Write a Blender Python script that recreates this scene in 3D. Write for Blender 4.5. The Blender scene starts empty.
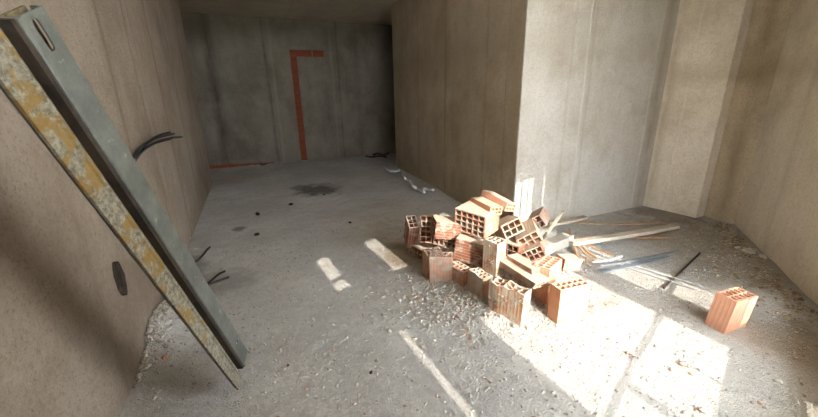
import bpy, bmesh, math, random
import numpy as np
from mathutils import Vector, Matrix, noise
random.seed(7)
SC = bpy.context.scene; COL = SC.collection
# ---------------------------------------------------------------- camera
FPX, PITCH, ROLL, YAW, H = 357.8, .3027, -.0207, .40525, 1.4
fw = Vector((math.sin(YAW)*math.cos(PITCH), math.cos(YAW)*math.cos(PITCH), -math.sin(PITCH)))
_r = Vector((math.cos(YAW), -math.sin(YAW), 0)); _u = _r.cross(fw)
cr = _r*math.cos(ROLL)+_u*math.sin(ROLL); cu = -_r*math.sin(ROLL)+_u*math.cos(ROLL)
cam = bpy.data.objects.new('camera', bpy.data.cameras.new('camera')); COL.objects.link(cam)
cam.data.sensor_width = 36; cam.data.lens = FPX/818*36; cam.data.clip_start = .02
m = Matrix((cr, cu, -fw)).transposed().to_4x4(); m.translation = Vector((0, 0, H)); cam.matrix_world = m
SC.camera = cam
def atz(px, py, z=0.0):
    d = cr*(px-409)-cu*(py-208.5)+fw*FPX
    return Vector((0, 0, H))+d*((z-H)/d.z)
def aty(px, py, y):
    d = cr*(px-409)-cu*(py-208.5)+fw*FPX
    return Vector((0, 0, H))+d*(y/d.y)
# ---------------------------------------------------------------- light
W = bpy.data.worlds.new('sky'); SC.world = W; W.use_nodes = True
bg = W.node_tree.nodes['Background']; bg.inputs[0].default_value = (.86, .93, 1.0, 1); bg.inputs[1].default_value = 13.0
sd = bpy.data.lights.new('sun', 'SUN'); sd.energy = 4.6; sd.angle = math.radians(.35); sd.color = (1, .93, .82)
sun = bpy.data.objects.new('sun', sd); COL.objects.link(sun); sun.location = (0, -4, 6)
sun.rotation_euler = Vector((-.08, 1, -.51)).to_track_quat('-Z', 'Y').to_euler()
vs = SC.view_settings; vs.view_transform = 'Standard'; vs.look = 'None'; vs.gamma = 1; vs.use_curve_mapping = False
vs.exposure = 0.95
# ---------------------------------------------------------------- node helper
def lin(c): return tuple(((v/255)/12.92 if v/255 <= .04045 else ((v/255+.055)/1.055)**2.4) for v in c)+(1,)
class NT:
    def __init__(s, name, rough=.9, spec=.2, metal=0):
        s.m = bpy.data.materials.new(name); s.m.use_nodes = True; s.t = s.m.node_tree
        s.b = s.t.nodes['Principled BSDF']; s.b.inputs['Roughness'].default_value = rough
        s.b.inputs['Specular IOR Level'].default_value = spec; s.b.inputs['Metallic'].default_value = metal
    def n(s, typ, **kw):
        k = s.t.nodes.new(typ)
        for a, b in kw.items(): setattr(k, a, b)
        return k
    def l(s, a, b): s.t.links.new(a, b)
    def coords(s, kind='Object', scale=(1, 1, 1)):
        c = s.n('ShaderNodeTexCoord'); mp = s.n('ShaderNodeMapping'); mp.inputs['Scale'].default_value = scale
        s.l(c.outputs[kind], mp.inputs[0]); return mp.outputs[0]
    def noise(s, vec, scale, detail=4, rough=.6):
        k = s.n('ShaderNodeTexNoise'); k.inputs['Scale'].default_value = scale; k.inputs['Detail'].default_value = detail
        k.inputs['Roughness'].default_value = rough; s.l(vec, k.inputs['Vector']); return k.outputs[0]
    def ramp(s, f, stops):
        k = s.n('ShaderNodeValToRGB'); e = k.color_ramp.elements
        while len(e) < len(stops): e.new(.5)
        for i, (p, c) in enumerate(stops):
            e[i].position = p; e[i].color = c if isinstance(c, tuple) else (c, c, c, 1)
        s.l(f, k.inputs[0]); return k.outputs[0]
    def mix(s, f, a, b, mode='MIX'):
        k = s.n('ShaderNodeMix', data_type='RGBA', blend_type=mode)
        for v, i in ((f, 0), (a, 6), (b, 7)):
            if hasattr(v, 'links'): s.l(v, k.inputs[i])
            else: k.inputs[i].default_value = v
        return k.outputs[2]
    def math(s, op, a, b=0.0, c=None):
        k = s.n('ShaderNodeMath', operation=op)
        for v, i in ((a, 0), (b, 1), (c, 2)):
            if v is None: continue
            if hasattr(v, 'links'): s.l(v, k.inputs[i])
            else: k.inputs[i].default_value = v
        return k.outputs[0]
    def blob(s, vec, centre, radii):      # soft spot: 1 inside, 0 outside
        k = s.n('ShaderNodeVectorMath', operation='SUBTRACT'); s.l(vec, k.inputs[0]); k.inputs[1].default_value = centre
        d = s.n('ShaderNodeVectorMath', operation='DIVIDE'); s.l(k.outputs[0], d.inputs[0]); d.inputs[1].default_value = radii
        e = s.n('ShaderNodeVectorMath', operation='LENGTH'); s.l(d.outputs[0], e.inputs[0])
        return e.outputs['Value']
    def color(s, c):
        if hasattr(c, 'links'): s.l(c, s.b.inputs['Base Color'])
        else: s.b.inputs['Base Color'].default_value = c
    def bump(s, h, strength=.5, dist=.01):
        k = s.n('ShaderNodeBump'); k.inputs['Strength'].default_value = strength; k.inputs['Distance'].default_value = dist
        s.l(h, k.inputs['Height']); s.l(k.outputs[0], s.b.inputs['Normal']); return s
def flat(name, c, rough=.7, metal=0, var=.15, scale=30):
    k = NT(name, rough, .3, metal); v = k.coords()
    a = lin(c); dk = tuple(x*(1-var*2) for x in a[:3])+(1,)
    k.color(k.mix(k.ramp(k.noise(v, scale), [(.35, 0.0), (.65, 1.0)]), dk, a)); k.bump(k.noise(v, scale*4), .3, .003); return k.m
# plaster walls: streaks, blotches, screed strips (lines along 'axis' at given positions)
def plaster(name, base, dark, light, axis=0, lines=(), band=None, streak=.28):
    k = NT(name, .95, .1); v = k.coords()
    vz = k.coords(scale=(1, 1, .42)); sx = k.n('ShaderNodeSeparateXYZ'); k.l(v, sx.inputs[0])
    c = k.mix(k.ramp(k.noise(v, 1.6, 6, .65), [(.35, 0.0), (.7, 1.0)]), lin(base), lin(light))
    c = k.mix(k.math('MULTIPLY', k.ramp(k.noise(v, 1.1, 8, .72), [(.48, 0.0), (.68, 1.0)]), .5), c, lin(dark))
    c = k.mix(k.math('MULTIPLY', k.ramp(k.noise(v, 28, 6, .8), [(.45, 0.0), (.7, 1.0)]), .3), c, lin(dark))
    st = k.ramp(k.noise(vz, 3.2, 6, .6), [(.45, 0.0), (.75, 1.0)])
    c = k.mix(k.math('MULTIPLY', st, streak), c, lin(dark))
    wob = k.math('MULTIPLY', k.math('SUBTRACT', k.noise(v, 3, 3), .5), .05)
    p = k.math('ADD', sx.outputs[axis], wob); hgt = k.math('MULTIPLY', k.noise(v, 60, 5, .7), 1.0)
    for (pos, w, amt, lift) in lines:
        d = k.math('ABSOLUTE', k.math('SUBTRACT', p, pos))
        g = k.math('SUBTRACT', 1.0, k.math('MINIMUM', k.math('DIVIDE', d, w), 1.0))
        nz = k.ramp(k.noise(vz, 6, 4), [(.3, .3), (.6, 1.0)])
        g = k.math('MULTIPLY', g, nz)
        c = k.mix(k.math('MULTIPLY', g, abs(amt)), c, lin(dark) if amt > 0 else lin(light))
        hgt = k.math('ADD', hgt, k.math('MULTIPLY', g, lift))
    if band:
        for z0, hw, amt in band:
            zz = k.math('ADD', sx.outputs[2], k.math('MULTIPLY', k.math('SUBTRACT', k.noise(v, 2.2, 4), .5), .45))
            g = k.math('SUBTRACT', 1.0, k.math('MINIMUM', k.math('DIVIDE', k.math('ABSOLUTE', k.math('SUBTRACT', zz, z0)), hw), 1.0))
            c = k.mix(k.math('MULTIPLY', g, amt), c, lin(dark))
    sp = k.ramp(k.noise(v, 60, 4, .8), [(.34, 1.0), (.46, 0.0)])
    c = k.mix(k.math('MULTIPLY', sp, .55), c, lin(dark))
    k.color(c); k.bump(hgt, .8, .018); return k.m
M = {}
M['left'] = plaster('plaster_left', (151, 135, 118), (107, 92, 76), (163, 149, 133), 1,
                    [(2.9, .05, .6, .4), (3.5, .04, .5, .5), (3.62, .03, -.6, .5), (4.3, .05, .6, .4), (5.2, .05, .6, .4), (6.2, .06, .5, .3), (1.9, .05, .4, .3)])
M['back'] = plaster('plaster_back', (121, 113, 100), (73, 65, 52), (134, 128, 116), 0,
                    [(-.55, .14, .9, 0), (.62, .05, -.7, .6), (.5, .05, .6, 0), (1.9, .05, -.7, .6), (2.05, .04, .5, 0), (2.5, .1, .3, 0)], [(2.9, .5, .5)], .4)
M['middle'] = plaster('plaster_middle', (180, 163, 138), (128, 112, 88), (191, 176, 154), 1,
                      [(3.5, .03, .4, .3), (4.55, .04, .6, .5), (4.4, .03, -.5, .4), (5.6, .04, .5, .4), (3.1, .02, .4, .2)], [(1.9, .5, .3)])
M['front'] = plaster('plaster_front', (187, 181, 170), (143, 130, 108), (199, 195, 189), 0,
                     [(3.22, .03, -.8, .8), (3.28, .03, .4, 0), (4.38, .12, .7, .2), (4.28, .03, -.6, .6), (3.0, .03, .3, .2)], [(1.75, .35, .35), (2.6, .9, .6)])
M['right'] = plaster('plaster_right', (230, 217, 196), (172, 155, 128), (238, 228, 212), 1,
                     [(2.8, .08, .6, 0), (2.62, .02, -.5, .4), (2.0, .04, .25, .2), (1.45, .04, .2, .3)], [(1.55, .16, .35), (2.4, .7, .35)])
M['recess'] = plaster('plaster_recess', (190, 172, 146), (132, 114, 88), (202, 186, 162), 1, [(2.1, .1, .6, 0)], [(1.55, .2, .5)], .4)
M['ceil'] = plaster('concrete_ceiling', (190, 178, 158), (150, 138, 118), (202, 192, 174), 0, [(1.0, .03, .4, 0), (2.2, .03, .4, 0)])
M['window'] = plaster('plaster_window_mask', (176, 168, 154), (130, 118, 100), (190, 184, 172), 0)
# floor
k = NT('dusty_concrete_floor', .97, .08); v = k.coords()
c = k.mix(k.ramp(k.noise(v, 1.1, 7, .62), [(.35, 0.0), (.65, 1.0)]), lin((190, 187, 182)), lin((220, 217, 212)))
c = k.mix(k.math('MULTIPLY', k.ramp(k.noise(v, 9, 6, .7), [(.5, 0.0), (.72, 1.0)]), .5), c, lin((158, 154, 150)))
c = k.mix(k.math('MULTIPLY', k.ramp(k.noise(v, 26, 8, .85), [(.40, 1.0), (.54, 0.0)]), .4), c, lin((160, 155, 148)))
c = k.mix(k.ramp(k.noise(v, 70, 3, .7), [(.28, .7), (.40, 0.0)]), c, lin((128, 122, 116)))
c = k.mix(k.ramp(k.noise(v, 45, 3, .7), [(.62, 0.0), (.72, .6)]), c, lin((226, 224, 220)))
wn = k.math('MULTIPLY', k.math('SUBTRACT', k.noise(v, 5, 5, .65), .5), 1.6)
def spot(cc, centre, radii, col, amt):
    d = k.math('ADD', k.blob(v, centre, radii), wn)
    g = k.ramp(d, [(.45, 1.0), (1.0, 0.0)])
    return k.mix(k.math('MULTIPLY', g, amt), cc, lin(col))
for px, py, rx, ry, col, amt in [(318, 190, .42, .5, (84, 82, 78), .8), (238, 229, .1, .11, (104, 100, 94), .8), (300, 187, .25, .2, (92, 90, 86), .6),
                                 (225, 282, .3, .3, (128, 124, 116), .5), (190, 268, .2, .3, (120, 116, 108), .6), (235, 180, .5, .5, (176, 130, 104), .25)]:
    q = atz(px, py); c = spot(c, (q.x, q.y, 0), (rx, ry, 1), col, amt)
c = spot(c, (2.0, 1.3, 0), (1.15, 1.0, 1), (220, 214, 204), .75)     # pale mortar dust round the bricks
c = spot(c, (1.4, .9, 0), (.5, .5, 1), (212, 207, 198), .5)
c = spot(c, (3.9, 1.6, 0), (.9, 1.2, 1), (150, 136, 112), .6)         # brown dust at the right wall
c = spot(c, (2.75, .7, 0), (.35, .5, 1), (144, 130, 108), .6)
c = spot(c, (4.4, 2.5, 0), (.5, .5, 1), (112, 98, 76), .6)
c = spot(c, (1.15, 2.85, 0), (.28, .35, 1), (140, 118, 84), .7)
k.color(c)
h = k.math('ADD', k.noise(v, 22, 8, .75), k.math('MULTIPLY', k.noise(v, 110, 3, .7), .6))
k.bump(h, 1.0, .03); M['floor'] = k.m
# terracotta: ribbed sides, dust on what faces up, mortar crust patches
def terracotta(name, col, dark, dust, crust):
    k = NT(name, .9, .15); v = k.coords(); g = k.coords('Generated'); oi = k.n('ShaderNodeObjectInfo')
    off = k.n('ShaderNodeVectorMath', operation='ADD'); k.l(v, off.inputs[0]); k.l(oi.outputs['Random'], off.inputs[1]); vv = off.outputs[0]
    c = k.mix(k.ramp(k.noise(vv, 14, 5), [(.3, 0.0), (.7, 1.0)]), lin(dark), lin(col))
    c = k.mix(k.math('MULTIPLY', oi.outputs['Random'], .45), c, lin(dark))
    sx = k.n('ShaderNodeSeparateXYZ'); k.l(v, sx.inputs[0])
    rib = k.math('SINE', k.math('MULTIPLY', k.math('ADD', sx.outputs[0], sx.outputs[1]), 260))
    c = k.mix(k.math('MULTIPLY', k.ramp(rib, [(.75, 0.0), (1.0, 1.0)]), .35), c, lin((226, 186, 160)))
    c = k.mix(k.math('MULTIPLY', k.ramp(k.noise(vv, 11, 6, .7), [(1-crust, 0.0), (1-crust+.1, 1.0)]), .85), c, lin((176, 166, 150)))
    ge = k.n('ShaderNodeNewGeometry'); sn = k.n('ShaderNodeSeparateXYZ'); k.l(ge.outputs['Normal'], sn.inputs[0])
    up = k.math('MULTIPLY', k.ramp(k.math('ADD', sn.outputs[2], k.math('MULTIPLY', k.noise(vv, 20, 4), .5)), [(.75, 0.0), (1.0, 1.0)]), dust)
    c = k.mix(up, c, lin((206, 190, 172)))
    k.color(c); k.bump(k.math('ADD', k.math('MULTIPLY', rib, .25), k.noise(vv, 70, 4, .7)), .45, .004); return k.m
M['brick'] = terracotta('terracotta', (190, 142, 118), (150, 102, 80), .85, .52)
M['brick_red'] = terracotta('dark_terracotta', (150, 104, 84), (112, 72, 56), .85, .5)
M['brick_crust'] = terracotta('crusted_terracotta', (190, 152, 126), (150, 112, 88), .8, .58)
M['brick_pale'] = terracotta('pale_terracotta', (222, 172, 140), (200, 138, 104), .8, .45)
M['brick_dusty'] = terracotta('dusty_terracotta', (196, 158, 138), (160, 118, 96), .8, .50)
M['brick_clean'] = terracotta('clean_terracotta', (204, 156, 128), (184, 132, 104), .12, .30)
M['old_brick'] = flat('wall_brick', (128, 68, 44), .9, 0, .15, 8)
def rubble_mat(name, cols):
    k = NT(name, .95, .1); v = k.coords(); ge = k.n('ShaderNodeNewGeometry')
    st = [(i/len(cols), lin(cc)) for i, cc in enumerate(cols)]
    rp = k.n('ShaderNodeValToRGB'); rp.color_ramp.interpolation = 'CONSTANT'; e = rp.color_ramp.elements
    while len(e) < len(st): e.new(.5)
    for i, (p, cc) in enumerate(st): e[i].position = p; e[i].color = cc
    k.l(ge.outputs['Random Per Island'], rp.inputs[0]); k.color(rp.outputs[0]); k.bump(k.noise(v, 120, 3), .5, .004); return k.m
M['rubble'] = rubble_mat('mixed_rubble', [(172, 168, 161), (163, 160, 153), (154, 149, 140), (179, 176, 168), (168, 160, 147), (144, 137, 126), (176, 172, 165), (163, 156, 146), (167, 130, 109), (183, 179, 172), (170, 167, 161), (160, 154, 147), (176, 167, 154), (167, 163, 156)])
M['brown_rubble'] = rubble_mat('brown_rubble', [(150, 136, 112), (132, 118, 94), (164, 150, 126), (118, 102, 80)])
M['crust'] = flat('mortar_crust', (168, 152, 130), .95, 0, .15, 40)
M['mortar'] = flat('mortar', (186, 180, 168), .95, 0, .1, 25)
M['rod'] = flat('shadow_rod_dark', (74, 64, 54), .7, .3)
M['wood'] = flat('pale_dusty_wood', (190, 178, 160), .85, 0, .12, 12)
M['lath'] = flat('orange_wood_lath', (184, 146, 110), .8, 0, .15, 20)
M['zinc'] = flat('zinc_strip', (150, 160, 170), .45, .5, .1, 30)
M['plastic'] = flat('white_plastic', (206, 210, 212), .45, 0, .06, 10)
M['black'] = flat('black_conduit', (38, 36, 36), .5, 0, .2, 60)
M['dark'] = flat('dark_hole', (26, 24, 22), .9, 0, .2, 30)
M['muck_shade'] = flat('dark_stain_and_shade', (58, 48, 38), .95, 0, .3, 18)
# ---------------------------------------------------------------- mesh helpers
def link(name, me, mat=None, parent=None):
    o = bpy.data.objects.new(name, me); COL.objects.link(o)
    if mat: me.materials.append(mat)
    if parent: o.parent = parent
    return o
def mesh(name, vs_, fs, smooth=False):
    me = bpy.data.meshes.new(name); me.from_pydata([tuple(a) for a in vs_], [], fs); me.update()
    if smooth: me.polygons.foreach_set('use_smooth', [True]*len(me.polygons))
    return me
def tag(o, label=None, cat=None, group=None, kind=None):
    for a, b in (('label', label), ('category', cat), ('group', group), ('kind', kind)):
        if b: o[a] = b
    return o
def struct(name, vs_, fs, mat, parent=None):
    o = link(name, mesh(name, vs_, fs), mat, parent); o['kind'] = 'structure'; return o
def boxvf(x0, x1, y0, y1, z0, z1):
    v = [(x, y, z) for z in (z0, z1) for y in (y0, y1) for x in (x0, x1)]
    return v, [(0, 2, 3, 1), (4, 5, 7, 6), (0, 1, 5, 4), (2, 6, 7, 3), (0, 4, 6, 2), (1, 3, 7, 5)]
def joinvf(parts):
    V, F = [], []
    for v, f in parts:
        n = len(V); V += v; F += [tuple(i+n for i in q) for q in f]
    return V, F
def prism(poly, z0, z1):
    n = len(poly); v = [(x, y, z0) for x, y in poly]+[(x, y, z1) for x, y in poly]
    return v, [tuple(range(n-1, -1, -1)), tuple(range(n, 2*n))]+[(i, (i+1) % n, (i+1) % n+n, i+n) for i in range(n)]
def orient(az, ax):
    az = Vector(az).normalized(); ax = Vector(ax); ax = (ax-az*ax.dot(az)).normalized()
    return Matrix((ax, az.cross(ax), az)).transposed()
def tube(pts, rad, seg=8, cap=True):
    V, F = [], []; pts = [Vector(p) for p in pts]; n = len(pts)
    for i, p in enumerate(pts):
        t = (pts[min(i+1, n-1)]-pts[max(i-1, 0)]).normalized()
        a = t.cross(Vector((0, 0, 1)) if abs(t.z) < .9 else Vector((1, 0, 0))).normalized(); b = t.cross(a)
        rr = rad[i] if isinstance(rad, (list, tuple)) else rad
        for s in range(seg):
            an = 2*math.pi*s/seg; V.append(p+a*rr*math.cos(an)+b*rr*math.sin(an))
    for i in range(n-1):
        for s in range(seg): F.append((i*seg+s, i*seg+(s+1) % seg, (i+1)*seg+(s+1) % seg, (i+1)*seg+s))
    if cap: F.append(tuple(range(seg-1, -1, -1))); F.append(tuple((n-1)*seg+s for s in range(seg)))
    return V, F
def curve(pts, n=8):                                   # Catmull-Rom
    P = [Vector(p) for p in pts]; P = [P[0]*2-P[1]]+P+[P[-1]*2-P[-2]]; out = []
    for i in range(1, len(P)-2):
        for s in range(n):
            t = s/n; a, b, c_, d = P[i-1:i+3]
            out.append(.5*((2*b)+(c_-a)*t+(2*a-5*b+4*c_-d)*t*t+(3*b-a-3*c_+d)*t**3))
    out.append(P[-2]); return out
# ---------------------------------------------------------------- setting
CZ = 3.03
XL = -.74
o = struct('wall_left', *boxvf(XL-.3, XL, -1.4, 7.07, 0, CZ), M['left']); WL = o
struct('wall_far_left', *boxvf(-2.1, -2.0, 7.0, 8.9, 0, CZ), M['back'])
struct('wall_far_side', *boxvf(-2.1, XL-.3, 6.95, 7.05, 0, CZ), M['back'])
# back wall, with a chase cut through the plaster that shows the bricks behind it
YB = 8.75
g = [(1.02, 0), (1.16, 0), (1.16, 2.30), (1.75, 2.30), (1.75, 2.43), (1.02, 2.43)]
parts = [boxvf(-2.1, 1.01, YB, YB+.05, 0, CZ), boxvf(1.01, 1.76, YB, YB+.05, 2.43, CZ), boxvf(1.76, 5.0, YB, YB+.05, 0, CZ),
         boxvf(1.15, 1.76, YB, YB+.05, 0, 2.29), boxvf(-2.1, 5.0, YB+.05, YB+.2, 0, CZ)]
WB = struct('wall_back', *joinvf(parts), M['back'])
z = 0.005
brk = mesh('chase_brick', *boxvf(-.069, .069, 0, .03, 0, .252)); brk.materials.append(M['old_brick'])
for i in range(10):
    if z+.235 > 2.29: break
    b = bpy.data.objects.new('brick', brk); COL.objects.link(b); b.parent = WB; b.location = (1.08, YB+.018+random.uniform(0, .008), z); z += .2545
brh = mesh('chase_brick_flat', *boxvf(-.117, .117, 0, .03, -.066, .066)); brh.materials.append(M['old_brick'])
for x in (1.13, 1.365, 1.6):
    b = bpy.data.objects.new('brick', brh); COL.objects.link(b); b.parent = WB; b.location = (x, YB+.02, 2.36)
    if x > 1.55: b.location.x = 1.63
# bare brick course below the plaster at the left foot of the back wall
foot = mesh('foot_brick', *boxvf(0, .235, -.05, 0, 0, .075)); foot.materials.append(M['old_brick'])
for i in range(6):
    b = bpy.data.objects.new('brick', foot); COL.objects.link(b); b.parent = WB; b.location = (-1.05+i*.245, YB-.002, .0-i*.009)
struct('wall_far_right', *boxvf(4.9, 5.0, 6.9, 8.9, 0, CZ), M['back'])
MID = [(2.41, 2.86), (4.9, 2.86), (4.9, 3.3), (4.9, 6.95), (2.71, 6.95)]
v, f = prism([(2.43, 2.88), (5.2, 2.88), (5.2, 6.93), (2.73, 6.93)], 0, CZ); 
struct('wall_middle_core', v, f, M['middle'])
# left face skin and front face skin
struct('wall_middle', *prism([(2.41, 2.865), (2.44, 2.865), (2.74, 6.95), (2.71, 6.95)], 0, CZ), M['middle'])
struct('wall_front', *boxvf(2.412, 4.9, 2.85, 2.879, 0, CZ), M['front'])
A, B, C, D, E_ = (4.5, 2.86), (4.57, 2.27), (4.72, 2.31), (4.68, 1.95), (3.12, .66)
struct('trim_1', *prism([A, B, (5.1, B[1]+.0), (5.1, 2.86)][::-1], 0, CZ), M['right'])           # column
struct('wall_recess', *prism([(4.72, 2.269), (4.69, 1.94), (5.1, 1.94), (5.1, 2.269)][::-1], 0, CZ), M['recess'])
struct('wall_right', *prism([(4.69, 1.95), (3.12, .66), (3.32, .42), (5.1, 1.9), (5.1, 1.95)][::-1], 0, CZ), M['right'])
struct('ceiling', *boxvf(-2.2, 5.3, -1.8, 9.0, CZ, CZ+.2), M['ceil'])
# window wall behind the camera: a grid of cells, opened to shape the sun patches and fill light
def ywin(x): return -.65+.42*x
xs = [-.8, -.6, .3, .42, .66, .77, .84, .885, .91, .93, 1.17, 1.31, 1.33, 1.46, 1.60, 1.66, 2.02, 2.037, 2.10, 2.24, 2.37, 2.62, 2.685, 2.705, 2.77, 2.785, 2.835, 2.95, 2.975, 2.99, 3.18]
zs = [0, .08, .115, .26, .450, .464, .60, .665, .68, .93, 1.07, 1.38, 1.43, 1.51, 1.53, 1.58, 1.70, 1.76, 1.84, 2.72, CZ]
def hole(x, z):
    if 1.84 < z < 2.72 and -.6 < x < 2.95 and not (2.37 < x < 2.62): return True  # upper openings added to let in more skylight
    if .66 < x < .77 and (1.43 < z < 1.51 or 1.53 < z < 1.76): return True
    if .84 < x < .885 and .68 < z < 1.07: return True
    if .84 < x < .91 and .60 < z < .665: return True
    if 2.10 < x < 2.24 and .08 < z < .115: return True
    if .26 < z < 1.76 and not .450 < z < .464:
        if 1.17 < x < 1.31: return z > 1.38
        if 1.31 < x < 1.33 and z > .93: return False
        if 1.33 < x < 1.46 and z > .93: return False
        if 1.33 < x < 2.37: return not (z < .45 and (1.60 < x < 1.66 or 2.02 < x < 2.037))
        if 2.62 < x < 2.95: return not (z > 1.38 and (2.685 < x < 2.705 or 2.77 < x < 2.785 or x > 2.835))
        if 2.975 < x < 2.99: return True
    return False
parts = []
for i in range(len(xs)-1):
    j = 0
    while j < len(zs)-1:
        if hole((xs[i]+xs[i+1])/2, (zs[j]+zs[j+1])/2): j += 1; continue
        j2 = j
        while j2 < len(zs)-1 and not hole((xs[i]+xs[i+1])/2, (zs[j2]+zs[j2+1])/2): j2 += 1
        x0, x1 = xs[i], xs[i+1]
        dp = .02 if (zs[j], zs[j2]) == (.450, .464) else .03
        parts.append(prism([(x0, ywin(x0)-dp), (x1, ywin(x1)-dp), (x1, ywin(x1)), (x0, ywin(x0))], zs[j], zs[j2])); j = j2
struct('wall_window_mask', *joinvf(parts), M['window'])
def sl(x, d): return (x+.39*d, ywin(x)-.92*d)
struct('sun_block_slab', *prism([sl(-2.5, .06), sl(-2.5, 1.95), sl(5.5, 1.95), sl(5.5, .06)], 2.85, 3.0), M['ceil'])  # unseen slab added to block the sun from the upper openings
struct('ground', *boxvf(-30, 30, -40, 30, -.5, -.4), M['ceil'])
# ---------------------------------------------------------------- floor
def heap(x, y):
    hgt = 0
    for cx, cy, rx, ry, a in HEAPS:
        d = ((x-cx)/rx)**2+((y-cy)/ry)**2
        hgt += a*np.exp(-d*1.6)
    return hgt
q1 = atz(165, 350)
HEAPS = [(1.75, 2.15, .62, .62, .075), (1.5, 1.85, .45, .35, .03), (1.95, 1.35, .35, .25, .025), (q1.x-.06, q1.y+.25, .22, .35, .10), (-.68, 3.0, .12, .8, .02),
         (3.15, 1.1, .22, .3, .04), (3.7, 1.45, .25, .25, .035), (2.62, 5.2, .15, 1.2, .03)]
gx = np.concatenate([np.linspace(-2.1, -.8, 8, endpoint=False), np.linspace(-.8, 3.4, 280, endpoint=False), np.linspace(3.4, 5.2, 60)])
gy = np.concatenate([np.linspace(-2.2, .5, 20, endpoint=False), np.linspace(.5, 3.4, 200, endpoint=False), np.linspace(3.4, 8.9, 120)])
X, Y = np.meshgrid(gx, gy, indexing='ij')
Z = heap(X, Y)
nz = np.array([[noise.fractal(Vector((a*9, b*9, 0)), .8, 2.1, 4) for b in gy] for a in gx])
nz2 = np.array([[noise.noise(Vector((a*2, b*2, 5))) for b in gy] for a in gx])
amp = .004+.012*np.clip(heap(X, Y)/.05, 0, 1)
Z = Z+nz*amp+nz2*.006
nx_, ny_ = X.shape
V = np.stack([X, Y, Z], -1).reshape(-1, 3)
idx = np.arange(nx_*ny_).reshape(nx_, ny_)
F = np.stack([idx[:-1, :-1], idx[1:, :-1], idx[1:, 1:], idx[:-1, 1:]], -1).reshape(-1, 4)
me = bpy.data.meshes.new('floor'); me.from_pydata(V.tolist(), [], F.tolist()); me.polygons.foreach_set('use_smooth', [True]*len(me.polygons))
FL = link('floor', me, M['floor']); FL['kind'] = 'structure'
def hz(x, y):
    i = int(np.clip(np.searchsorted(gx, x), 1, nx_-1)); j = int(np.clip(np.searchsorted(gy, y), 1, ny_-1)); return float(Z[i-1:i+1, j-1:j+1].mean())
# ---------------------------------------------------------------- hollow bricks
def brick_mesh(nx, ny, wx, wy, L, seed=0, broken=0.0, cut=None):
    rnd = random.Random(seed); t, to = .008, .011
    def axis(n, w):
        hw = (w-2*to-(n-1)*t)/n; a = [-w/2]; p = -w/2+to
        for i in range(n): a += [p, p+hw]; p += hw+t
        return a+[w/2]
    ax, ay = axis(nx, wx), axis(ny, wy); V, F = [], []
    nl = 4
    def vid(i, j, k): return (i*len(ay)+j)*nl+k
    for i, x in enumerate(ax):
        for j, y in enumerate(ay):
            bump_ = noise.fractal(Vector((x*14+seed, y*14, seed*3.1)), .6, 2, 3)
            for k in range(nl):
                z = L*k/(nl-1)
                if k == nl-1 and broken: z -= broken*max(0, min(1, .5+bump_*.9))
                elif k == nl-2 and broken: z = min(z, L*.55)
                V.append((x+rnd.uniform(-.0007, .0007), y+rnd.uniform(-.0007, .0007), z))
    I, J = len(ax)-1, len(ay)-1
    def hol(i, j): return i % 2 == 1 and j % 2 == 1
    for i in range(I):
        for j in range(J):
            if hol(i, j):
                for k in range(nl-1):
                    c_ = [(i, j), (i+1, j), (i+1, j+1), (i, j+1)]
                    for s in range(4):
                        a, b = c_[s], c_[(s+1) % 4]; F.append((vid(*b, k), vid(*a, k), vid(*a, k+1), vid(*b, k+1)))
            else:
                F.append((vid(i, j, 0), vid(i, j+1, 0), vid(i+1, j+1, 0), vid(i+1, j, 0)))
                F.append((vid(i, j, nl-1), vid(i+1, j, nl-1), vid(i+1, j+1, nl-1), vid(i, j+1, nl-1)))
    for k in range(nl-1):
        for i in range(I):
            F.append((vid(i, 0, k), vid(i+1, 0, k), vid(i+1, 0, k+1), vid(i, 0, k+1)))
            F.append((vid(i+1, J, k), vid(i, J, k), vid(i, J, k+1), vid(i+1, J, k+1)))
        for j in range(J):
            F.append((vid(0, j+1, k), vid(0, j, k), vid(0, j, k+1), vid(0, j+1, k+1)))
            F.append((vid(I, j, k), vid(I, j+1, k), vid(I, j+1, k+1), vid(I, j, k+1)))
    me = mesh('hollow_brick', V, F); bm = bmesh.new(); bm.from_mesh(me); bmesh.ops.recalc_face_normals(bm, faces=bm.faces); bm.to_mesh(me); bm.free()
    return me
def crust_old(b, pts, seed):                                # lumps of old mortar stuck on a brick
    parts = []
    for n, (p, s) in enumerate(pts):
        parts.append(rock(Vector(p), s, seed+n, flat_=.35))
    V, F = joinvf(parts); o = link('mortar_crust', mesh('mortar_crust', V, F, False), M['mortar'], b); return o
ICO = None
def rock(p, s, seed, flat_=.7):
    global ICO
    if ICO is None:
        bm = bmesh.new(); bmesh.ops.create_icosphere(bm, subdivisions=1, radius=1); bm.verts.ensure_lookup_table()
        ICO = ([tuple(v.co) for v in bm.verts], [tuple(w.index for w in f.verts) for f in bm.faces]); bm.free()
    rnd = random.Random(seed); R = Matrix.Rotation(rnd.uniform(0, 6.3), 3, 'Z') @ Matrix.Rotation(rnd.uniform(-.4, .4), 3, 'X')
    sc = (s if isinstance(s, (tuple, list)) else (s*rnd.uniform(.7, 1.3), s*rnd.uniform(.5, 1), s*flat_))
    V = []
    for v in ICO[0]:
        d = rnd.uniform(.7, 1.15); V.append(tuple(R @ Vector((v[0]*sc[0]*d, v[1]*sc[1]*d, v[2]*sc[2]*d))+p))
    return V, ICO[1]
LONG, SHORT = .245, .118
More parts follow.
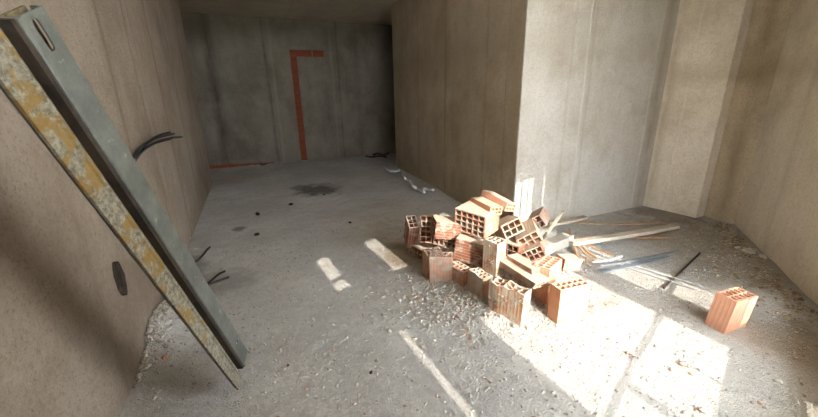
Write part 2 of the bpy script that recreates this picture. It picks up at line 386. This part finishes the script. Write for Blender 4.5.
def standing(label, corner, right, ztop, faces=(5, 2), L=.24, mat='brick', seed=1, broken=0.0, lean=(0, 0), w=None, group='hollow bricks in the heap', flip=False):
    """holes upwards; near top corner at pixel 'corner' on height ztop, the right-hand face runs towards pixel 'right'"""
    p = atz(*corner, ztop); q = atz(*right, ztop); th = math.atan2(q.y-p.y, q.x-p.x)
    wx, wy = w or [(LONG if n >= 4 else (.16 if n == 3 else SHORT)) for n in faces]
    me = brick_mesh(faces[0], faces[1], wx, wy, L, seed, broken)
    o = link('hollow_brick', me, M[mat]); R = Matrix.Rotation(th, 3, 'Z') @ Matrix.Rotation(lean[0], 3, 'X') @ Matrix.Rotation(lean[1], 3, 'Y')
    c0 = p-R @ Vector((-wx/2, -wy/2, L))
    o.matrix_world = Matrix.Translation(c0) @ R.to_4x4()
    return tag(o, label, 'brick', group)
def facing(label, centre, y, faces=(5, 2), roll=0, yaw=0, pitch=0, L=.24, mat='brick', seed=1, broken=0.0, w=None, group='hollow bricks in the heap'):
    """holes towards the viewer; centre of the hole face at pixel 'centre' at depth y"""
    p = aty(*centre, y); d = Vector((-p.x, -p.y, 0)).normalized(); d = Matrix.Rotation(math.radians(yaw), 3, 'Z') @ d
    d = (d*math.cos(math.radians(pitch))+Vector((0, 0, 1))*math.sin(math.radians(pitch))).normalized()
    side = Vector((0, 0, 1)).cross(d).normalized()        # to the viewer's right
    up = d.cross(side)
    a = math.radians(roll); ax = side*math.cos(a)+up*math.sin(a)
    wx, wy = w or [(LONG if n >= 4 else (.16 if n == 3 else SHORT)) for n in faces]
    me = brick_mesh(faces[0], faces[1], wx, wy, L, seed, broken); R = orient(d, ax)
    o = link('hollow_brick', me, M[mat]); o.matrix_world = Matrix.Translation(p-d*L) @ R.to_4x4()
    return tag(o, label, 'brick', group)
#BRICKS
def quad(label, TL, TR, BL, y, ratio, faces, L=.24, pitch=0, yaw=0, mat='brick', seed=1, broken=0.0, group='hollow bricks in the heap'):
    """holes towards the viewer; three corners of the hole face seen at pixels TL, TR, BL, the first at depth y; ratio = width / height"""
    def ray(p):
        d = cr*(p[0]-409)-cu*(p[1]-208.5)+fw*FPX; return np.array(d/d.y)
    ra, rb, rc = ray(TL), ray(TR), ray(BL); o_ = np.array([0, 0, H]); Apt = ra*y
    d = np.array([-Apt[0], -Apt[1], 0]); d /= np.linalg.norm(d); cy, sy = math.cos(math.radians(yaw)), math.sin(math.radians(yaw))
    d = np.array([d[0]*cy-d[1]*sy, d[0]*sy+d[1]*cy, 0])*math.cos(math.radians(pitch))+np.array([0, 0, math.sin(math.radians(pitch))])
    t = np.array([Apt @ d/(rb @ d), Apt @ d/(rc @ d)])    # start on the plane through the first corner
    def res(t):
        u, v = rb*t[0]-Apt, rc*t[1]-Apt
        lu, lv = np.linalg.norm(u), np.linalg.norm(v); return np.array([u @ v/(lu*lv), math.log(lu/lv/ratio)])
    lam = .01
    for _ in range(60):
        r0 = res(t); J = np.stack([(res(t+np.eye(2)[i]*1e-5)-r0)/1e-5 for i in range(2)], 1); N = J.T @ J
        st = np.linalg.solve(N+lam*np.eye(2)*np.trace(N), -J.T @ r0)
        if (res(t+st)**2).sum() < (r0**2).sum(): t = t+st; lam /= 3
        else: lam *= 3
    u, v = Vector(rb*t[0]-Apt), Vector(rc*t[1]-Apt); wx, wy = u.length, v.length
    up = -v.normalized(); ax = u.normalized(); az = ax.cross(up).normalized(); cen = Vector(Apt+o_)+u/2+v/2
    print('QUAD %-60s size %.3f %.3f z %.2f normal %s res %s' % (label[:60], wx, wy, cen.z, [round(q, 2) for q in az], np.round(res(t), 3)))
    me = brick_mesh(faces[0], faces[1], wx, wy, L, seed, broken); R = orient(az, ax)
    o = link('hollow_brick', me, M[mat]); o.matrix_world = Matrix.Translation(cen-az*L) @ R.to_4x4()
    return tag(o, label, 'brick', group)
def lump_crust(b, pts, seed):
    rc = random.Random(seed); V, F = joinvf([rock(Vector(p)+Vector((0, rc.uniform(-.03, .03), rc.uniform(-.04, .04))), s*rc.uniform(.25, .6), seed+n*7+m_, .35) for n, (p, s) in enumerate(pts) for m_ in range(6)])
    return tag(link('mortar_crust', mesh('mortar_crust', V, F), M['crust'], b), kind='stuff')
def lying(label, end, d, z, size, L, ax=(0, 0, 1), mat='brick', seed=1, faces=(5, 2), broken=0.0, group='hollow bricks in the heap'):
    """hole axis along direction d from the world point end"""
    R = orient(d, ax); me = brick_mesh(faces[0], faces[1], size[0], size[1], L, seed, broken)
    o = link('hollow_brick', me, M[mat]); o.matrix_world = Matrix.Translation(Vector(end)) @ R.to_4x4(); return tag(o, label, 'brick', group)
standing('clean orange hollow brick standing alone on the floor at the right', (737, 302), (764, 293.5), .225, (5, 2), .235, 'brick_clean', 3, lean=(.06, .04), group='single bricks', w=(.205, .11))
standing('pale sunlit hollow brick standing upright at the front right corner of the heap', (561, 290.5), (591, 284), .255, (5, 2), .25, 'brick_pale', 15, w=(.225, .092))
standing('upright hollow brick just behind the front right corner brick, orange left side', (550, 269.5), (566, 256), .29, (5, 2), .28, 'brick_pale', 14, w=(.21, .115))
o = standing('broken upright brick crusted with old mortar at the front of the heap', (524.5, 293), (534, 286), .245, (2, 5), .25, 'brick_crust', 16, .025, lean=(0, .05), w=(.09, .245))
lump_crust(o, [((-.045, .02, .15), .025), ((-.045, -.06, .1), .02), ((-.045, .08, .08), .03), ((-.02, -.124, .16), .015), ((-.045, -.09, .19), .02)], 5)
standing('upright front row brick between the short one and the broken crusted one', (482.7, 278.5), (494, 275), .215, (2, 4), .24, 'brick_crust', 18, .01, w=(.09, .16))
standing('short upright brick in the front row under the level dark red brick', (463, 272), (473, 268.5), .165, (2, 4), .18, 'brick', 17, .008, w=(.10, .18))
standing('upright brick in the front row, wide pinkish side to the viewer', (429.5, 256.5), (451, 257.5), .235, (4, 2), .25, 'brick_dusty', 20, 0, w=(.175, .10))
standing('leftmost upright brick of the front row, dusty grey top', (427, 255.5), (440, 254), .225, (3, 3), .23, 'brick_dusty', 19, w=(.14, .14))
facing('dark brick on end at the left edge of the heap, holes tilted to viewer', (412.5, 221.5), 2.72, (2, 3), 2, 12, 62, .27, 'brick_red', 21, w=(.092, .15))
quad('narrow brick with two columns of five holes at the left of the heap', (420, 215), (432.5, 215.5), (419.5, 242.5), 2.66, .47, (2, 5), .24, 0, -15, 'brick', 22)
quad('brick with its ten holes in two level rows, low at the left of the heap', (434, 232.5), (459, 239), (433, 244), 2.5, 2.08, (5, 2), .2, 0, 0, 'brick_red', 23)
quad('big brick with four rows of five holes in the middle of the heap', (455, 208), (485.5, 217), (454.5, 229.5), 2.38, 1.45, (5, 4), .22, 0, 0, 'brick', 25)
p = aty(433, 226, 2.5); q = aty(462, 229, 2.43)
lying('brown ribbed brick on its side between the narrow brick and the big one', p, q-p, 0, (.14, .2), .26, (0, 0, 1), 'brick_red', 24, (3, 4))
p = aty(457, 246, 2.33); q = aty(486, 254, 2.15)
lying('dark red ribbed brick lying level beneath the big one', p, q-p, 0, (.19, .12), .26, (0, 0, 1), 'brick_red', 27, (4, 2))
o = standing('grey crusted brick standing upright in the middle of the heap', (497.5, 243.5), (510.5, 238.5), .39, (2, 3), .27, 'brick_crust', 28, .01, w=(.10, .13))
lump_crust(o, [((-.05, .02, .2), .016), ((-.05, -.03, .12), .022), ((-.05, .03, .07), .016)], 15)
p = aty(486, 194, 2.62); q = aty(509, 206.5, 2.35)
lying('topmost long brick of the heap, end holes to the right', p, q-p, 0, (.13, .075), .30, (.4, .9, .0), 'brick_pale', 29, (3, 2))
p = aty(476, 201, 2.45); q = aty(497, 211.5, 2.17)
lying('long pale brick just under the topmost one', p, q-p, 0, (.12, .07), .27, (.4, .9, .0), 'brick_pale', 30, (3, 2))
quad('brick with six square holes tilted up to the right under the topmost bricks', (500.8, 226.2), (519.5, 217), (506.5, 239.5), 2.2, 1.45, (3, 2), .22, 5, 0, 'brick_crust', 31)
facing('brick propped on its edge at the right of the heap, four holes to the viewer', (537, 223), 2.3, (2, 2), 36, -8, -4, .22, 'brick_dusty', 32, w=(.125, .12))
quad('orange brick with six holes below the propped brick, tilted up to the right', (516, 240.5), (536.5, 230), (523.5, 251.5), 2.15, 1.5, (3, 2), .24, 0, 15, 'brick', 33)
quad('shaded dark red brick with eight holes at the right of the heap', (519, 254), (541, 245), (525, 265), 2.08, 1.7, (4, 2), .24, 0, 5, 'brick_red', 34)
#MORE
def slab(label, p, q, w, h, mat, seed):
    me = brick_mesh(3, 2, w, h, (q-p).length, seed, .02); o = link('broken_brick', me, M[mat])
    o.matrix_world = Matrix.Translation(p) @ orient(q-p, (q-p).cross(Vector((0, 0, 1)))).to_4x4(); return tag(o, label, 'brick', 'hollow bricks in the heap')
slab('long broken brick slab lying behind the broken crusted brick, white dust on it', atz(507, 262, .22), atz(543, 285, .22), .13, .05, 'brick_crust', 41)
slab('dusty broken slab leaning behind the broken crusted brick, above the long one', atz(512, 257, .25), atz(538, 272, .26), .09, .045, 'brick_dusty', 42)
o = slab('grey mortar covered brick at the right of the heap, its end pointing at the planks', aty(540, 250, 2.1), aty(569, 238, 2.22), .10, .085, 'mortar', 43)
slab('small broken brick end lying behind the upright bricks at the right of the heap', atz(560, 262, .14), atz(578, 262, .12), .11, .09, 'brick_pale', 44)
for n, (px, py, z, yaw, lab) in enumerate([(425, 250, .0, 10, 'low brick under the narrow brick with two columns of holes'), (446, 262, .0, 60, 'low brick buried behind the wide pinkish front brick'),
        (470, 262, .0, -20, 'low brick buried under the level dark red brick'), (500, 262, .0, 30, 'low brick buried behind the grey crusted upright brick'),
        (525, 268, .0, -30, 'low brick buried under the long broken slab'), (480, 236, .0, 80, 'low brick buried behind and beneath the big brick'),
        (514, 246, .12, 20, 'brick wedged under the one with six square holes')]):
    p = atz(px, py, z+.05); d = Vector((math.cos(math.radians(yaw)), math.sin(math.radians(yaw)), 0))
    lying(lab, p-d*.11, d, 0, (.118, .21), .23, (0, 0, 1), 'brick_red', 50+n, (2, 4))
# ---------------------------------------------------------------- steel beam leaning at the left
BP = Vector((-.2461, 1.6812, 0))+Vector((.034, -.012, 0)); BA = Vector((-.11466, -.44346, .88893)); b1 = Vector((-.47147, .81193, .34423)); b2 = Vector((-.87440, -.37963, -.30218))
T = (b1*.14-b2*.137).normalized(); N = (b2*-.14-b1*.137).normalized(); O0 = BP+b2*.0114
root = bpy.data.objects.new('steel_beam', None); COL.objects.link(root); root.location = BP
tag(root, 'long steel beam with flaking yellow paint leaning across the left wall', 'beam')
def prof(name, pts, a0, a1, mat, n=1, kind=None, label=None):
    V, F = [], []; m_ = len(pts)
    for i in range(n+1):
        a = a0+(a1-a0)*i/n
        for (t, d) in pts: V.append(O0-BP+T*t+N*d+BA*a)
    for i in range(n):
        for j in range(m_): F.append((i*m_+j, i*m_+(j+1) % m_, (i+1)*m_+(j+1) % m_, (i+1)*m_+j))
    F.append(tuple(range(m_-1, -1, -1))); F.append(tuple(n*m_+j for j in range(m_)))
    me = mesh(name, V, F); bm = bmesh.new(); bm.from_mesh(me); bmesh.ops.recalc_face_normals(bm, faces=bm.faces); bm.to_mesh(me); bm.free()
    o = link(name, me, mat, root); tag(o, label); return o
A0, A1 = .045, 1.70
k = NT('beam_zinc', .55, .4, .35); v = k.coords()
c = k.mix(k.ramp(k.noise(v, 9, 6, .7), [(.35, 0.0), (.65, 1.0)]), lin((82, 84, 78)), lin((112, 113, 105)))
c = k.mix(k.ramp(k.noise(v, 30, 5, .7), [(.6, 0.0), (.7, .5)]), c, lin((170, 168, 158))); k.color(c); k.bump(k.noise(v, 60), .3, .004); M['beam_zinc'] = k.m
k = NT('beam_inside', .9, .1); v = k.coords()
c = k.mix(k.ramp(k.noise(v, 40, 6, .7), [(.4, 0.0), (.6, 1.0)]), lin((78, 68, 50)), lin((120, 108, 84))); k.color(c); k.bump(k.noise(v, 80), .5, .004); M['beam_inside'] = k.m
k = NT('beam_yellow', .9, .15); v = k.coords()
c = k.mix(k.ramp(k.noise(v, 60, 6, .75), [(.4, 0.0), (.6, 1.0)]), lin((92, 86, 72)), lin((140, 134, 118)))
sx = k.n('ShaderNodeSeparateXYZ'); k.l(v, sx.inputs[0])
f_ = k.math('ADD', k.noise(v, 13, 6, .7), k.math('MULTIPLY', k.math('SUBTRACT', sx.outputs[2], .75), .10))
c = k.mix(k.ramp(f_, [(.53, 0.0), (.58, .85)]), c, lin((124, 98, 48)))
c = k.mix(k.ramp(k.noise(v, 25, 5, .7), [(.62, 0.0), (.68, .8)]), c, lin((120, 104, 76))); k.color(c)
k.bump(k.noise(v, 70, 5, .75), .9, .008); M['beam_yellow'] = k.m
prof('web', [(.05, -.038), (.192, -.038), (.192, -.03), (.05, -.03)], A0, A1, M['beam_inside'], label='rough tan inside of the beam')
prof('painted_flange', [(0, -.008), (0, 0), (.050, 0), (.054, .005), (.061, .005), (.063, 0), (.063, -.03), (.058, -.03), (.058, -.004), (.005, -.004), (.005, -.008)], A0, A1, M['beam_yellow'], label='flange with flaking yellow paint and mortar')
prof('shadow_plate', [(.008, -.020), (.152, -.160), (.158, -.156), (.014, -.019)], A0, A1, M['beam_zinc'])  # plate hidden behind the beam, added to strengthen its shadow on the wall
prof('groove_shade', [(.104, -.03), (.1118, -.03), (.1118, -.001), (.104, -.004)], A0, A1, M['muck_shade'])  # dark strip coloured to stand for the shade inside the groove
fl_ = prof('grey_flange', [(.112, -.03), (.112, .003), (.115, .006), (.121, .006), (.124, 0), (.196, 0), (.196, -.0222), (.191, -.0222), (.191, -.004), (.117, -.004), (.117, -.03)], A0, A1, M['beam_zinc'], label='bare grey zinc flange')
def cutter(t, a, r1, stretch):
    V, F = [], []; n = 24; c0 = O0-BP+T*t+BA*a
    for dd in (.03, -.03):
        for i in range(n):
            an = 2*math.pi*i/n; V.append(c0+N*dd+T*r1*math.cos(an)+BA*(r1*math.sin(an)+(stretch if math.sin(an) > 0 else -stretch)))
    F = [(i, (i+1) % n, (i+1) % n+n, i+n) for i in range(n)]+[tuple(range(n-1, -1, -1)), tuple(range(n, 2*n))]
    me = mesh('cut', V, F); bm = bmesh.new(); bm.from_mesh(me); bmesh.ops.recalc_face_normals(bm, faces=bm.faces); bm.to_mesh(me); bm.free()
    c_ = bpy.data.objects.new('cut', me); COL.objects.link(c_); c_.parent = root; return c_
cuts = [cutter(.165, .215, .011, 0), cutter(.155, 1.655, .010, .022)]
for c_ in cuts:
    md = fl_.modifiers.new('hole', 'BOOLEAN'); md.object = c_; md.operation = 'DIFFERENCE'; md.solver = 'EXACT'
bpy.context.view_layer.update(); dg = bpy.context.evaluated_depsgraph_get()
nm = bpy.data.meshes.new_from_object(fl_.evaluated_get(dg)); fl_.modifiers.clear(); fl_.data = nm
for c_ in cuts: bpy.data.objects.remove(c_)
# ---------------------------------------------------------------- cut conduits sticking out of the left wall
def atx(px, py, x):
    d = cr*(px-409)-cu*(py-208.5)+fw*FPX; return Vector((0, 0, H))+d*(x/d.x)
def tagged(name, vf, mat, label, cat, group=None, kind=None, parent=None, smooth=True):
    o = link(name, mesh(name, vf[0], vf[1], smooth), M[mat], parent); return tag(o, label, cat, group, kind)
w0 = atx(133, 160, XL); CG = 'black conduits from the left wall'
for n, (pix, lab) in enumerate([([(133, 157), (141, 148), (154, 139), (166, 135.5), (174, 134)], 'upper one of the black conduits curving out of the left wall'),
                               ([(133.5, 159), (143, 149.5), (157, 141.5), (170, 138), (182, 137)], 'longest of the black conduits curving out of the left wall'),
                               ([(134, 162), (142, 151.5), (153, 144), (162, 141), (171, 139)], 'lowest of the black conduits curving out of the left wall'),
                               ([(133, 158), (137, 151), (146, 143), (158, 136), (170, 132.5)], 'highest, shortest black conduit curving out of the left wall')]):
    pts = [atx(px, py, XL+d) for (px, py), d in zip(pix, (-.01, .04, .09, .13, .16))]
    o = tagged('conduit', tube(curve(pts, 6), .009, 8), 'black', lab, 'conduit', CG)
    e_ = curve(pts, 6); tip = tube([e_[-1], e_[-1]+(e_[-1]-e_[-2]).normalized()*.025], .004, 6)
    tagged('wire_end', tip, 'zinc' if n % 2 else 'black', 'pale wire ends' if n % 2 else None, None, parent=o)
# broken-out junction box hole low in the left wall
c0 = atx(119, 279, XL); V, F = [], []; rnd = random.Random(4); n = 18
prf = [(1.0, .002), (.85, .012), (.62, .014), (.5, .004)]
for r_, dx in prf:
    for i in range(n):
        a = 2*math.pi*i/n; q = r_*(1+rnd.uniform(-.15, .15)); V.append((XL+dx, c0.y+.06*q*math.cos(a), c0.z+.11*q*math.sin(a)))
for j in range(3):
    F += [(j*n+i, j*n+(i+1) % n, (j+1)*n+(i+1) % n, (j+1)*n+i) for i in range(n)]
o = tagged('junction_hole', (V, F), 'muck_shade', 'dark broken-out junction hole low in the left wall under the beam', 'wall box', smooth=False)
tagged('opening', ([V[3*n+i] for i in range(n)], [tuple(range(n))]), 'dark', 'black opening', None, parent=o)
# ---------------------------------------------------------------- boards, laths, strips by the front wall
def board(name, p, q, w, h, mat, label, cat, group=None, jag=.006, seed=0):
    rnd = random.Random(seed); d = (q-p); n = 7; side = d.cross(Vector((0, 0, 1))).normalized(); up = side.cross(d).normalized(); V, F = [], []
    prof_ = [(-.5, -.42), (-.44, -.5), (.44, -.5), (.5, -.42), (.5, .42), (.44, .5), (-.44, .5), (-.5, .42)]; m_ = len(prof_)
    for i in range(n+1):
        t = i/n; b_ = up*(-math.sin(t*math.pi)*.012)
        for a, b in prof_: V.append(p+d*t+b_+side*(a*w)+up*(b*h)+d.normalized()*(rnd.uniform(-jag, jag) if i in (0, n) else 0)+side*rnd.uniform(-.0015, .0015))
    for i in range(n): F += [(i*m_+j, i*m_+(j+1) % m_, (i+1)*m_+(j+1) % m_, (i+1)*m_+j) for j in range(m_)]
    F.append(tuple(range(m_-1, -1, -1))); F.append(tuple(n*m_+j for j in range(m_)))
    return tagged(name, (V, F), mat, label, cat, group, smooth=False)
WG = 'wood scraps behind the heap'
board('wooden_plank', atz(570, 243, .13), atz(676, 226, .04), .075, .035, 'wood', 'long pale grey plank lying from the heap towards the right column', 'plank', WG, seed=1)
board('wooden_plank', atz(552, 224, .10), atz(585, 217, .05), .06, .03, 'wood', 'short pale board with a rounded end against the front wall', 'plank', WG, seed=2)
board('wooden_lath', atz(578, 223, .05), atz(662, 223, .03), .018, .014, 'lath', 'long thin orange lath lying behind the long pale plank', 'lath', WG, seed=3)
board('wooden_lath', atz(625, 236.5, .02), atz(667, 237, .02), .03, .014, 'lath', 'short thin lath half under the right end of the long plank', 'lath', WG, seed=4)
board('wooden_stick', atz(536, 246, .09), aty(563, 211.5, 2.62), .025, .02, 'wood', 'short stick with a pale tip poking up behind the propped brick', 'stick', WG, seed=5)
for n, (a, b, lab) in enumerate([((569, 229), (576, 254), 'leftmost lath of the loose lath pile beside the heap, leaning on the long plank'), ((573, 243), (582, 262), 'short broken lath lying steeply in the loose lath pile'),
                                ((576, 244), (599, 264), 'longest orange lath of the loose lath pile, nearest to the metal strips'), ((581, 244), (597, 258), 'thin lath on the right side of the loose lath pile'),
                                ((586, 258), (590, 265), 'tiny lath stub at the near end of the loose lath pile'), ((578, 238), (612, 256), 'pale lath fanning out furthest right from the loose lath pile')]):
    board('wooden_lath', atz(*a, .06+.008*n), atz(*b, .02), .015, .010, 'lath', lab, 'lath', WG, seed=10+n)
for n, (a, b, w, mt, lab) in enumerate([((598, 265), (679, 250.5), .035, 'zinc', 'long grey blue metal strip beside the sunlit band, upper of the two'), ((600, 271), (668, 256), .045, 'zinc', 'wide grey blue metal strip, lower of the two'),
                                       ((570, 246), (700, 290), .010, 'plastic', 'long thin white rod along the sunlit band, left one'), ((577, 245), (702, 286), .010, 'plastic', 'long thin white rod along the sunlit band, right one'),
                                       ((592, 262), (622, 256), .02, 'plastic', 'short white strip at the left end of the metal strips')]):
    board('metal_strip' if mt == 'zinc' else 'thin_rod', atz(*a, .035), atz(*b, .02), w, .008, mt, lab, 'strip', 'strips on the floor', seed=30+n)
tagged('shadow_rod', tube([atz(664, 288, .012), atz(700, 253, .012)], .008, 8), 'rod', 'dark rod standing in for the rail shadow on the floor behind the lone brick', 'rod')  # dark rod laid in place of the window rail's shadow
# ---------------------------------------------------------------- litter on the floor
LT = 'litter by the middle wall'
for n, (pix, mt, rad, lab) in enumerate([([(409, 180), (413, 186), (418, 189), (424, 192)], 'plastic', .012, 'bent white plastic tube by the foot of the middle wall'),
        ([(421, 192), (423, 189), (428, 189), (433, 190)], 'plastic', .010, 'short curled white tube nearest to the heap by the middle wall'),
        ([(384, 168), (389, 171), (394, 172), (400, 170)], 'plastic', .014, 'white plastic strip by the far corner of the middle wall'),
        ([(373, 155), (378, 153.5), (383, 155), (389, 153)], 'black', .012, 'black cut conduit at the foot of the back wall, right side'),
        ([(366, 156), (372, 157), (380, 156), (386, 157)], 'black', .009, 'thin black wire by the back wall, beside the black conduit'),
        ([(402, 172), (404, 177), (407, 180), (410, 181)], 'plastic', .008, 'thin white strip leading to the bent white tube')]):
    pts = [atz(px, py, .04+.04*(i % 2)) for i, (px, py) in enumerate(pix)]
    tagged('plastic_tube' if mt == 'plastic' else 'cut_wire', tube(curve(pts, 5), rad*2.2, 7), mt, lab, 'tube' if mt == 'plastic' else 'wire', LT)
for n, (pix, rad, lab) in enumerate([([(250, 165), (256, 163), (262, 165), (268, 163.5)], .014, 'small tangle of black wire at the foot of the back wall, left side'),
        ([(196, 262), (202, 256), (207, 250), (210, 247)], .010, 'black wire piece on the floor by the left wall, farther one'),
        ([(205, 286), (212, 283), (220, 280), (229, 277)], .008, 'longer black wire piece beside the beam, nearer one'),
        ([(207, 284), (213, 279), (219, 274), (225, 271)], .008, 'crossing black wire piece beside the beam')]):
    pts = [atz(px, py, .012) for px, py in pix]
    tagged('cut_wire', tube(curve(pts, 5), rad, 7), 'black', lab, 'wire', 'wire scraps on the floor')
def stones(name, lst, mat, label, cat, group):
    for n, it in enumerate(lst):
        px, py, s = it[:3]; p = atz(px, py, 0); p.z = hz(p.x, p.y)+s*.3
        V, F = rock(Vector((0, 0, 0)), s, hash((px, py)) % 9999, .6); o = tagged(name, (V, F), mat, it[3] if len(it) > 3 else label, cat, group, smooth=False); o.location = p
stones('stone', [(258, 215, .05, 'dark flat stone nearer than the dark floor stain'), (291, 205, .035, 'small dark stone left of and below the dark floor stain'), (257, 235, .03, 'dark stone beside the round stain on the left floor'),
                 (350, 223, .022, 'single black crumb in the middle of the floor'), (324, 195, .02, 'dark crumb lying in the dark floor stain'), (288, 366, .013, 'dark crumb on the floor right of the beam foot'),
                 (371, 374, .016, 'pale grey crumb left of the long sun streak')], 'muck_shade', None, 'stone', 'loose stones on the floor')
stones('plaster_lump', [(187, 240, .05, 'white plaster lump on the floor against the left wall, behind the beam'), (196, 250, .03, 'small white plaster crumb beside the black wires')], 'mortar', None, 'plaster lump', 'plaster lumps')
stones('brick_fragment', [(628, 353, .024, 'brown brick crumb where the two shadow lines cross'), (634, 356, .016, 'small brown crumb just right of the crossing shadow lines'), (682, 365, .022, 'reddish brick fragment in the middle of the sunlit patch'), (671, 370, .016, 'small brick fragment left of the reddish one in the sunlit patch'),
                          (702, 411, .020, 'brick fragment at the bottom edge of the sunlit patch'), (490, 381, .017, 'dark brick chip in the shade in front of the heap'), (484, 378, .013, 'tiny dark chip beside the other one in front of the heap'), (655, 347, .014, 'brick chip just behind the crossing shadow lines'), (700, 355, .012, 'small brick chip below the lone brick')], 'brick_red', None, 'brick fragment', 'brick fragments')
stones('mortar_chunk', [(748, 254, .06, 'large dusty chunk at the foot of the right wall'), (738, 249, .045, 'dusty chunk left of the large one by the right wall'), (762, 259, .04, 'dusty chunk right of the large one by the right wall'), (777, 382, .02, 'pale stone on the brown dust in front of the right wall')], 'mortar', None, 'mortar chunk', 'mortar chunks')
# ---------------------------------------------------------------- rubble
def scatter(name, n, fn, smin, smax, mat, seed, label, cat, flat_=.6):
    rnd = random.Random(seed); parts = []
    for i in range(n):
        x, y = fn(rnd); s = smin+(smax-smin)*rnd.random()**3
        parts.append(rock(Vector((x, y, hz(x, y)+s*.2)), s, seed*1000+i, flat_))
    V, F = joinvf(parts); o = link(name, mesh(name, V, F), M[mat]); return tag(o, label, cat, None, 'stuff')
scatter('mortar_grit', 3500, lambda r: (r.gauss(1.7, .42), r.gauss(1.6, .36)), .0015, .010, 'rubble', 9, 'pale mortar grit spread over the sunlit floor round the heap', 'grit')
scatter('rubble', 3000, lambda r: (1.32+.28*(lambda t: t)(r.gauss(0, 1)), 1.98+.22*r.gauss(0, 1)), .003, .020, 'rubble', 1, 'crumbled mortar and brick bits round the foot of the brick heap', 'rubble')
def inroom(r):
    while True:
        x, y = r.uniform(-.7, 4.3), .4+3.4*r.random()**1.2
        if y > 2.78 and x > 2.33: continue
        if y < .82*(x-3.12)+.80 and x > 2.4: continue
        return x, y
scatter('gravel', 9000, inroom, .0018, .012, 'rubble', 2, 'fine grit strewn over the whole dusty floor', 'gravel')
def alongwall(r):
    t = r.random(); d = abs(r.gauss(0, .16)); return 3.12+1.56*t-.64*d-.03, .66+1.29*t+.77*d+.04
scatter('grit', 900, alongwall, .004, .022, 'brown_rubble', 3, 'brown grit and crumbs gathered along the foot of the right wall', 'grit')
q1 = atz(165, 350)
scatter('plaster_heap', 500, lambda r: (max(-.72, q1.x-.1+r.gauss(0, .08)), q1.y+.2+r.gauss(0, .2)), .004, .026, 'rubble', 4, 'low heap of plaster crumbs at the foot of the left wall, under the beam', 'rubble')

BEAM = None
